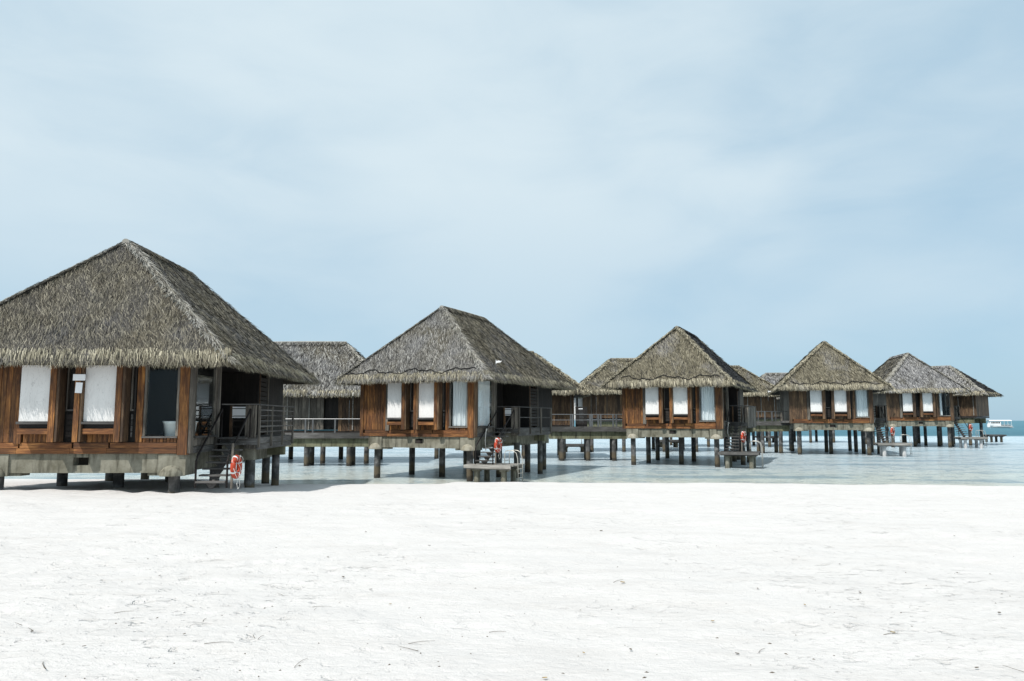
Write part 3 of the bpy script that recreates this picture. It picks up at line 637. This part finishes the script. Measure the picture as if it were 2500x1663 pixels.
# ------------------------------------------------------------------ rear pavilions
def pavilion(cx, y, zb, k, rz, mats, dens, width, label, za=6.15, half=6.6, wm='grey_v', floorless=False):
    X = (cx - 1250) * y / 1850; e = empty('thatched_pavilion', (X, y, ZC + zb), rz, k); tag(e, label, 'pavilion', 'long thatched pavilions behind the villas')
    hip_roof(e, -half, half, -.85, 7.3, 2.5, za, (-half + 4.05, 3.2), (half - 4.05, 3.2), mats, dens, width, (46, 3), .1, (.3, .6), .7)
    w = half - 1.0; fw = empty('front_wall', (0, 0, 0)); fw.parent = e
    n = int(w * 2 / .24); bw = w * 2 / n
    for j in range(n):
        dj = 31 if cx == 722 else 22
        if dj <= j <= dj + 3: pbox('door_board', fw, -w + j * bw, -w + (j + 1) * bw - .01, .2, .24, .42, 2.9, 'dark_v'); continue
        dy = random.choice((0, .01, .025)); pbox('board', fw, -w + j * bw, -w + (j + 1) * bw - .014, -dy, .05 - dy, .4 if j < dj else .3, 2.9, wm if j < dj else 'mid_v')
        if j % 6 == 3: pbox('batten', fw, -w + j * bw - .03, -w + j * bw + .03, -.07, -.03, .38, 2.9, 'bleached' if wm == 'grey_v' else 'grey_v')
    sw_ = empty('side_walls', (0, 0, 0)); sw_.parent = e
    for s in (-1, 1): side_cladding(sw_, .06, 6.3, .3, 2.9, 'mid_v', 16, s * w - (.05 if s > 0 else 0))
    cladding(sw_, -w + .06, w - .06, .3, 2.9, 'mid_v', 24, 6.26)
    pbox('floor', e, -w, w, .0, 6.3, .1, .28, 'dark_h'); pbox('ceiling', e, -w + .06, w - .06, .07, 6.2, 2.93, 2.98, 'dark_h')
    for yy in (.3, 5.8): pbox('beam', e, -w + .3, w - .3, yy - .15, yy + .2, -.5, .09, 'mossy')
    zg = -(ZC + zb) / k
    for x in (-w + .8, -w / 3, w / 3, w - .8):
        for yy in (.3, 5.8): pile(e, x, yy, zg - 1.5, -.4, .17)
    return e
PAV = [
 (722, 51.0, -1.0, 1.0, 0., ['thatch_b'] * 4, (220, 60, 25, 25), .04, 'long grey thatched pavilion between the nearest villa and the curtained villa', 6.6, 'grey_v'),
 (1221, 57.5, -.64, 1.0, 0, ['thatch_c', 'thatch_b', 'thatch_c', 'thatch_c'], (150, 150, 25, 25), .042, 'thatched pavilion peeking out behind the right slope of the curtained villa', 6.15, 'mid_v'),
 (1571, 70.0, -.18, 1.0, .0, ['thatch_c'] * 4, (160, 30, 25, 120), .046, 'thatched pavilion showing left of the villa with black roof slope', 6.15, 'mid_v'),
 (1769, 83.0, .05, 1.0, 0, ['thatch_c', 'thatch_d', 'thatch_c', 'thatch_c'], (140, 80, 25, 25), .05, 'thatched pavilion showing right of the villa with black roof slope', 6.15, 'grey_v'),
 (1940, 99.0, .1, 1.02, 0., ['thatch_d', 'thatch_d', 'thatch_d', 'thatch_d'], (110, 30, 25, 60), .06, 'most distant thatched pavilion left of the plain pointed tan roof', 6.15, 'grey_v'),
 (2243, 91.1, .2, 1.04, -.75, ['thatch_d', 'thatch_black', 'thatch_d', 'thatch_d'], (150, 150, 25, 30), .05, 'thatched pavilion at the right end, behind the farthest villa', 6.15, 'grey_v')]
PV = [pavilion(*p[:10], wm=p[10]) for p in PAV]
for (a, b, m) in ((-6.75, -6.2, 'white'), (-6.2, -6.02, 'dark_v'), (-6.02, -5.62, 'white')): pbox('screen_panel', PV[2], a, b, .5, .56, .3, 2.75, m)

# ------------------------------------------------------------------ walkways
def walkway(pa, pb, y0, y1, zd, label, posts, rails, wide=1.8, railh=.9, cols=4):
    A = Vector(((pa - 1250) * y0 / 1850, y0, ZC + zd)); B = Vector(((pb - 1250) * y1 / 1850, y1, ZC + zd)); d = B - A; ln = d.length; rz = math.atan2(d.y, d.x)
    e = empty('jetty_walkway', A, rz); tag(e, label, 'walkway', 'timber walkways linking the villas')
    n = int(ln / .16)
    for j in range(n): pbox('deck_plank', e, j * ln / n, (j + 1) * ln / n - .012, 0, wide, -.05, 0, 'grey_y')
    for j in range(int(ln / 2.5) + 1):
        a, b = j * 2.5, min(ln, (j + 1) * 2.5 - .01)
        if b > a: pbox('fascia_plank', e, a, b, -.05, -.004, -.32, .03, 'grey_h')
    pbox('beam', e, 0.02, ln - .02, .12, .5, -.85, -.055, 'mossy'); pbox('beam', e, 0.02, ln - .02, wide - .5, wide - .12, -.8, -.055, 'mossy')
    for j in range(cols):
        x = ln * (j + .5) / cols
        for yy in (.3, wide - .3): pile(e, x, yy, -ZC - zd - 1.5, -.8, .17)
    for p in posts: pbox('post', e, ln * p - .05, ln * p + .05, -.045, .05, .034, railh, 'steel')
    for r in rails: MB().tube([(0, .0, railh * r), (ln, .0, railh * r)], .022, 6).build('rail', 'steel', e)
    for p in posts[::2]: pbox('post', e, ln * p - .05, ln * p + .05, wide - .06, wide, .003, railh, 'steel')
    MB().tube([(0, wide, railh), (ln, wide, railh)], .022, 6).build('rail', 'steel', e)
    return e
walkway(700, 905, 48.2, 48.2, -.80, 'weathered walkway with thin rail between nearest villa and curtained villa', (.24, .59, .9), (1.0,), cols=2)
walkway(1340, 1530, 54.5, 54.5, -.46, 'weathered walkway between the curtained villa and the black sloped villa', (.3, .53, .55, .63, .66, .82, .86), (1.0, .55), cols=3)
walkway(1838, 1925, 67, 67, -.1, 'short grey walkway left of the second villa from the right', (.3, .5, .8), (1.0, ), cols=2)
# dark louvred panel on the second walkway; slat reflections painted in as pale strips
Xp = (1420 - 1250) * 54.4 / 1850; e = empty('louvred_panel', (Xp, 54.9, ZC - .46)); tag(e, 'dark upright louvred panel with glints painted as pale lines standing on a walkway', 'panel')
pbox('panel_board', e, -.42, .42, 0, .06, .02, 1.45, 'dark_v')
for j in range(9): pbox('slat_glint', e, -.17, .17 - .04 * (j % 3), -.012, -.002, .35 + j * .1, .37 + j * .1, 'steel')
pbox('slat_glint', e, -.2, .1, -.012, -.002, 1.27, 1.34, 'paper')
roof_flag(Matrix.Translation(((2168 - 1250) * 80 / 1850, 80.5, ZC + 3.1)), 0, 0, 0, 'small white bird shaped vane on the ash grey roof of the farthest villa')
roof_flag(Matrix.Translation(((1874 - 1250) * 66 / 1850, 66, ZC + 1.9)), 0, 0, 0, 'small white bird shaped vane left of the plain pointed tan roof')

# distant swim platforms under and between the villas
for (px, y, pz, w, lab) in ((1400, 70, .72, 2.6, 'distant swim platform seen under the walkway right of the curtained villa'), (1628, 82, .8, 2.6, 'distant swim platform seen under the black sloped villa'), (1868, 100, .85, 3.2, 'distant dark swim platform left of the second villa from right'), (2417, 102, 1.0, 2.2, 'distant dark swim platform right of the farthest villa')):
    platform(Matrix.Translation(((px - 1250) * y / 1850, y, pz)), 0, 0, 0, w, 1.8, -pz + 0, lab, 1, 0, small=(px != 1400), lm='pile', pm='grey_h')

# ------------------------------------------------------------------ boat
def boat():
    y = 290; X = (2432 - 1250) * y / 1850; e = empty('tour_boat', (X, y, 0), R(-4), .94); tag(e, 'white roofed tour boat floating on the sea at the right edge', 'boat')
    Ln = 9.2; secs = []
    mb = MB(); ns = 13
    for j in range(ns):
        u = j / (ns - 1); x = -Ln / 2 + Ln * u; bw = 1.25 * (1 - (2 * (1 - u) - 1.0) ** 2 * .0) * (math.sin(min(1, u * 2.2 + .12) * math.pi / 2)) * (1 if u < .9 else .93); zt = .95 + .75 * (1 - u) ** 3
        for (fy, z) in ((-1, zt), (-.92, .45), (-.6, 0), (0, -.3), (.6, 0), (.92, .45), (1, zt)): mb.v.append((x - (zt - z) * .0 + (.5 * (1 - u) ** 4) * (z < .3), bw * fy, z))
    for j in range(ns - 1):
        for q in range(6): a = j * 7 + q; mb.f.append((a, a + 1, a + 8, a + 7))
        mb.f.append((j * 7 + 6, j * 7, j * 7 + 7, j * 7 + 13))
    mb.f.append(tuple(range(7))); mb.f.append(tuple(range((ns - 1) * 7, ns * 7))[::-1]); mb.build('hull', 'white', e)
    pbox('hull_stripe', e, -Ln / 2 + 1.2, Ln / 2, -1.27, -1.22, .52, .64, 'steel')
    pbox('cabin', e, -3.9, .2, -1.0, 1.0, 1.0, 2.9, 'white')
    for j in range(6): pbox('window', e, -3.5 + j * .58, -3.1 + j * .58, -1.03, -1.0, 1.9, 2.5, 'dark_v')
    mb = MB(); prof = [(-1.2, 0), (-.9, .22), (0, .34), (.9, .22), (1.2, 0)]
    for x in (-4.3, -1.5, 1.5, 4.4):
        for (yy, z) in prof: mb.v.append((x, yy, 2.95 + z))
        for (yy, z) in prof[::-1]: mb.v.append((x, yy * .98, 2.9 + z - .05))
    for j in range(3):
        for q in range(10): a = j * 10 + q; b = j * 10 + (q + 1) % 10; mb.f.append((a, b, b + 10, a + 10))
    mb.f += [tuple(range(10)), tuple(range(30, 40))[::-1]]; mb.build('roof', 'white', e)
    for x in (1.4, 2.8, 4.2):
        for s in (-1, 1): MB().tube([(x, s * 1.1, .9), (x, s * 1.1, 2.95)], .05, 6).build('roof_post', 'white', e)
    MB().tube([(.2, -1.15, 1.5), (4.3, -1.15, 1.5)], .04, 6).build('side_rail', 'white', e); pbox('bench', e, .6, 4.0, -.8, .8, .95, 1.3, 'steel')
    pbox('stern_step', e, 3.3, 4.9, -1.5, -1.26, .35, .45, 'white')
boat()

# ------------------------------------------------------------------ beach litter
def ground(px, py):
    y = 8.
    for _ in range(40):
        x = (px - 1250) * y / 1850; z = float(sand_z(np.array([x]), np.array([y]))[0]); p = math.atan((1027 - 831.5) / 1850)
        ang = math.atan((py - 831.5) / 1850) - p; y = (ZC - z) / math.tan(ang)
    d = y * math.cos(p) + (z - ZC) * math.sin(p); return ((px - 1250) * d / 1850, y, z)
def zone(px, py):
    h = ('at the left', 'left of centre', 'in the centre', 'right of centre', 'at the right')[min(4, int(px / 500))]
    return h + (' by the bottom edge' if py > 1600 else ' in the foreground' if py > 1530 else ' a little up the beach' if py > 1465 else ' in the middle of the beach' if py > 1390 else ' towards the water')
def twig(px, py, ln, rz, r=.0022, m='twig', label='thin dry twig lying on the white sand', bend=.2, arch=.004, cat='twig'):
    x, y, z = ground(px, py); ln *= .75; mb = MB(); n = 8; pts = []
    for j in range(n): u = j / (n - 1); pts.append(((u - .5) * ln, bend * ln * u * (1 - u) * .8 + random.uniform(-.01, .01) * ln, .006 + arch * math.sin(u * 3.14)))
    mb.tube(pts, [r * (1.1 - .7 * j / n) for j in range(n)], 6); o = mb.build('twig', m, None, (x, y, z)); o.rotation_euler = (0, 0, rz)
    
    if label.startswith('thin'): label = 'thin dry twig on the sand, ' + zone(px, py)
    tag(o, label, cat, 'dry twigs on the sand')
twig(108, 1626, .26, 2.2, .0035, label='dark short stick on the sand in the bottom left corner')
for a in ((535, 1572, .3, .15), (45, 1525, .2, 2.5), (75, 1538, .2, 2.4), (303, 1496, .22, .5), (786, 1483, .25, .1, .0018), (770, 1490, .2, 1.6, .0018), (684, 1452, .2, 2.3, .0018), (637, 1558, .16, 1.5), (735, 1620, .3, 1.4, .0018), (995, 1585, .3, 2.5), (1510, 1420, .3, .9), (1215, 1545, .2, .1), (2175, 1550, .2, .3), (620, 1555, .16, 2.0), (1030, 1570, .3, .4, .0018), (500, 1515, .15, 1.7), (1860, 1590, .18, .9), (2490, 1640, .35, 1.9)): twig(*a)
def leaf(px, py, s, rz, m='leafdry'):
    x, y, z = ground(px, py); s *= .6; mb = MB(); n = 7
    for j in range(n):
        u = j / (n - 1); w = .32 * math.sin(math.pi * min(1, u * .96 + .04)) ** .8
        for q in (-1, 0, 1): mb.v.append(((u - .5) * s, q * w * s, .012 + s * (.12 * abs(q) + .22 * (u - .5) ** 2)))
    for j in range(n - 1):
        for q in range(2): a = j * 3 + q; mb.f.append((a, a + 1, a + 4, a + 3))
    o = mb.build('dry_leaf', m, None, (x, y, z)); o.rotation_euler = (0, 0, rz); tag(o, 'small curled dry leaf on the sand, ' + zone(px, py), 'leaf', 'dry leaves on the sand')
for (a, b, s) in ((1468, 1298, .12), (1048, 1334, .07), (893, 1300, .07), (838, 1412, .09), (450, 1552, .05), (205, 1582, .05), (905, 1442, .06), (953, 1478, .05), (1520, 1425, .1), (1330, 1660, .06), (1425, 1598, .05), (2440, 1500, .08), (1965, 1480, .06), (2180, 1548, .07), (1800, 1600, .06), (2050, 1380, .06), (2330, 1310, .06), (1740, 1520, .06), (1850, 1440, .06), (505, 1355, .06), (390, 1408, .06), (2100, 1450, .07), (1540, 1590, .06), (2385, 1635, .06)):
    leaf(a, b, s, random.uniform(0, 6), random.choice(('leafdry', 'twig', 'twig')))
def crumbs():
    n = 150; px = rng.uniform(-50, 2550, n); py = 1250 + 410 * rng.random(n) ** .8; T = []; v = []
    y = 1850 * 1.75 / (py - 1027); x = (px - 1250) * y / 1850; z = sand_z(x, y); mb = MB()
    for a, b, c in zip(x, y, z):
        s = random.uniform(.004, .009); l = random.uniform(1, 3); t = random.uniform(0, 3.1); cx_, sx_ = math.cos(t) * s * l, math.sin(t) * s * l; k = len(mb.v)
        mb.v += [(a - cx_, b - sx_, c), (a + sx_ * .4, b - cx_ * .4, c + .002), (a + cx_, b + sx_, c), (a - sx_ * .4, b + cx_ * .4, c + .002), (a, b, c + s)]
        mb.f += [(k, k + 1, k + 4), (k + 1, k + 2, k + 4), (k + 2, k + 3, k + 4), (k + 3, k, k + 4)]
    tag(mb.build('sand_debris', 'twig'), 'scattered fine dark plant crumbs on the white beach sand', 'debris', kind='stuff')
crumbs()
